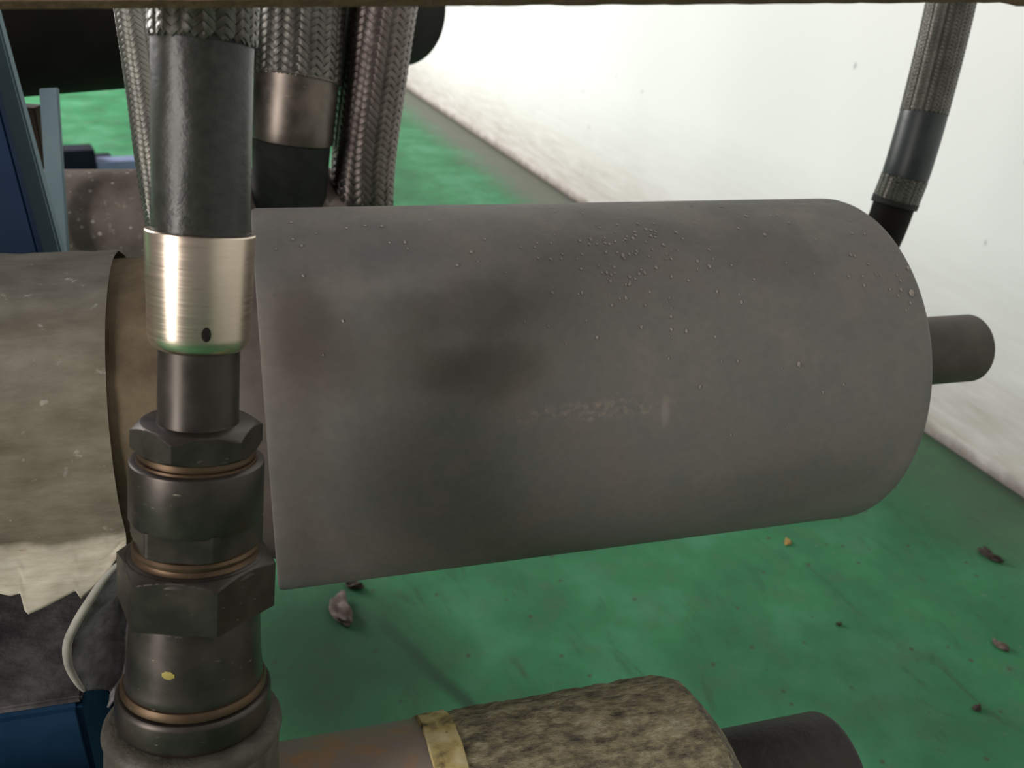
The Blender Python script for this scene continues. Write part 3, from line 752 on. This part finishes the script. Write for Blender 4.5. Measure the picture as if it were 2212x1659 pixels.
# ------------------------------------------------------------------ lower left: blue beam with dirty top
tdirt = NT('dirty_blue_beam'); g = tdirt.n('ShaderNodeNewGeometry'); nz = tdirt.sep(vec=g.outputs['Normal'])
v = tdirt.mapping((1, 1, 1)); n1 = tdirt.noise(28, 6, 0.65); n2 = tdirt.noise(9, 5)
dirt = tdirt.ramp(n1, [(0.3, (0.05, 0.042, 0.036)), (0.55, (0.09, 0.085, 0.09)), (0.72, (0.15, 0.125, 0.10))])
mask = tdirt.math('MULTIPLY', tdirt.ramp(tdirt.sep()[2], [(0.0, 0.0), (1.0, 1.0)]), 1.0)
blue = tdirt.ramp(n1, [(0.3, (0.010, 0.042, 0.095)), (0.7, (0.018, 0.065, 0.135))])
# dust lies on the upper plate only: separate material for the plate
M_bluebeam = tdirt.out(blue, 0.5, 0, n1, 0.2, 0.001, 0.3)
M_dirt = simple('dust_covered_plate', (0.04, 0.038, 0.042), (0.2, 0.185, 0.185), 26, 0.85, 0, 0.6, 0.003, 0.15, 60)
nr = P(-40, 1530, 0.60); fr2 = P(185, 1500, 0.64)
xd = Vector((fr2.x - nr.x, fr2.y - nr.y, 0)).normalized(); 
xd = Vector((TD.x, TD.y, 0)).normalized(); yd = Vector((-xd.y, xd.x, 0))
top_h = P(170, 1512, 0.62).z
edge = P(170, 1512, 0.62)
Mbb = lambda cx, cy, cz: Matrix(((xd.x, yd.x, 0, cx.x), (xd.y, yd.y, 0, cx.y), (0, 0, 1, cz), (0, 0, 0, 1)))
bl_, bd_ = 0.5, 0.22
c_ = edge - xd * bl_ / 2 + yd * bd_ / 2
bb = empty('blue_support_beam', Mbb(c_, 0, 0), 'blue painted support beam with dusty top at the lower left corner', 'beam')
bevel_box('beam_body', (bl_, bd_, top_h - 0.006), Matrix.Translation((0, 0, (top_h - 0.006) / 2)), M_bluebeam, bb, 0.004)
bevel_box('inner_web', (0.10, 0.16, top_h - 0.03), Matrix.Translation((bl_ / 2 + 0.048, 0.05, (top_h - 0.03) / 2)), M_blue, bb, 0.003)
bevel_box('dusty_top_plate', (bl_ + 0.002, bd_ - 0.03, 0.006), Matrix.Translation((0, -0.012, top_h - 0.003)), M_dirt, bb, 0.0015)['label'] = 'dust-covered top plate'

# hanging torn strip beside the fitting: a rigid grey flap with a pale curled rim
def flap():
    rim = [(258, 1215), (225, 1250), (192, 1300), (165, 1345), (146, 1390), (148, 1435), (165, 1470), (182, 1492)]
    inner = [(300, 1225), (292, 1260), (288, 1300), (286, 1345), (284, 1390), (282, 1435), (262, 1490), (236, 1530)]
    zr = [0.585, 0.583, 0.582, 0.583, 0.585, 0.59, 0.597, 0.605]
    vs, fs, uv = [], [], []; m_ = 14
    rp_ = smooth_path([P(u, v, z) for (u, v), z in zip(rim, zr)], 5); ip = smooth_path([P(u, v, z + 0.03) for (u, v), z in zip(inner, zr)], 5)
    for i in range(len(rp_)):
        for j in range(m_ + 1):
            g = j / m_; p = rp_[i].lerp(ip[i], g)
            p = p + fwd * (0.022 * math.sin(PI * g) + 0.003 * noise.noise(p * 60)) 
            vs.append(p); uv.append((g, i / len(rp_)))
    for i in range(len(rp_) - 1):
        for j in range(m_):
            a = i * (m_ + 1) + j; fs.append((a, a + 1, a + m_ + 2, a + m_ + 1))
    return vs, fs, uv, rp_
vs, fs, uv, rimp = flap()
org = rimp[0]; ft = empty('torn_flap', Matrix.Translation(org), 'speckled grey torn flap with pale curled edge hanging left of the fittings', 'flap')
o = new_obj('flap_sheet', mesh('flap', [v - org for v in vs], fs, uv), simple('speckled_grey_flap', (0.09, 0.085, 0.075), (0.32, 0.31, 0.33), 70, 0.8, 0, 0.5, 0.003, 0.2), ft, True, 60)
mm = o.modifiers.new('thick', 'SOLIDIFY'); mm.thickness = 0.002
rp2 = Path(rimp[::5]) 
o = new_obj('curled_edge', tube_on(rp2, [(l, 0.0012 + 0.0018 * math.sin(PI * min(1, max(0, l / rp2.len))) ** 0.5) for l in lin(0, rp2.len, 40)], 16, origin=org), simple('pale_torn_edge', (0.3, 0.28, 0.24), (0.5, 0.48, 0.42), 40, 0.7), ft)
o['label'] = 'pale curled edge'

# ------------------------------------------------------------------ crumbs on the floor
M_crumb = simple('brown_debris', (0.06, 0.04, 0.032), (0.2, 0.15, 0.13), 60, 0.85, 0, 0.4, 0.002)
M_crumbd = simple('dark_debris', (0.03, 0.02, 0.016), (0.07, 0.05, 0.04), 60, 0.85)
M_orange = simple('orange_paint_chip', (0.32, 0.2, 0.05), (0.42, 0.27, 0.08), 60, 0.7)
def crumb(u, v, l_, w_, ang, mat, name, label, cat, hgt=0.012, grp=None, seed=1):
    p = floor_pt(u, v); bm = bmesh.new(); bmesh.ops.create_icosphere(bm, subdivisions=3, radius=1)
    for q in bm.verts:
        n_ = noise.noise(q.co * 1.6 + Vector((seed * 3.1, 0, 0))); k = 1 + 0.45 * n_
        bend = 0.35 * q.co.x * q.co.x
        q.co = Vector((q.co.x * l_ / 2 * k, (q.co.y + bend) * w_ / 2 * k, max(0.0, q.co.z * 0.6 + 0.5) * hgt * (1 + 0.6 * n_)))
    me = bpy.data.meshes.new(name); bm.to_mesh(me); bm.free()
    o = new_obj(name, me, mat, None, True, 50); o.matrix_world = Matrix.Translation(p) @ Matrix.Rotation(ang, 4, 'Z')
    return props(o, label, cat, grp)
crumb(735, 1322, 0.075, 0.030, -1.1, M_crumb, 'debris_crumb', 'brown crumpled scrap on the green floor below the large grey pipe', 'debris', seed=1)
crumb(765, 1268, 0.034, 0.014, -0.2, M_crumbd, 'debris_crumb', 'dark crumb tucked just under the edge of the large grey pipe', 'debris', 0.009, seed=2)
crumb(2136, 1204, 0.046, 0.017, -1.0, M_crumbd, 'debris_crumb', 'dark elongated scrap on the floor at right below the wall', 'debris', seed=3)
crumb(1702, 1172, 0.022, 0.012, 1.3, M_orange, 'paint_chip', 'small orange paint chip on the floor under the grey pipe', 'chip', 0.003, seed=4)
crumb(2160, 1398, 0.026, 0.014, -1.0, M_crumb, 'debris_crumb', 'small brown crumb on the floor near the right edge', 'debris', 0.006, seed=5)
crumb(2110, 1532, 0.014, 0.010, 0.3, M_crumbd, 'debris_crumb', 'small dark crumb low on the floor near the right edge, beyond the dark stub', 'debris', 0.005, seed=6)
crumb(1812, 1350, 0.010, 0.007, 0.3, M_crumbd, 'debris_crumb', 'tiny dark crumb on the open green floor above the dark stub', 'debris', 0.004, seed=8)
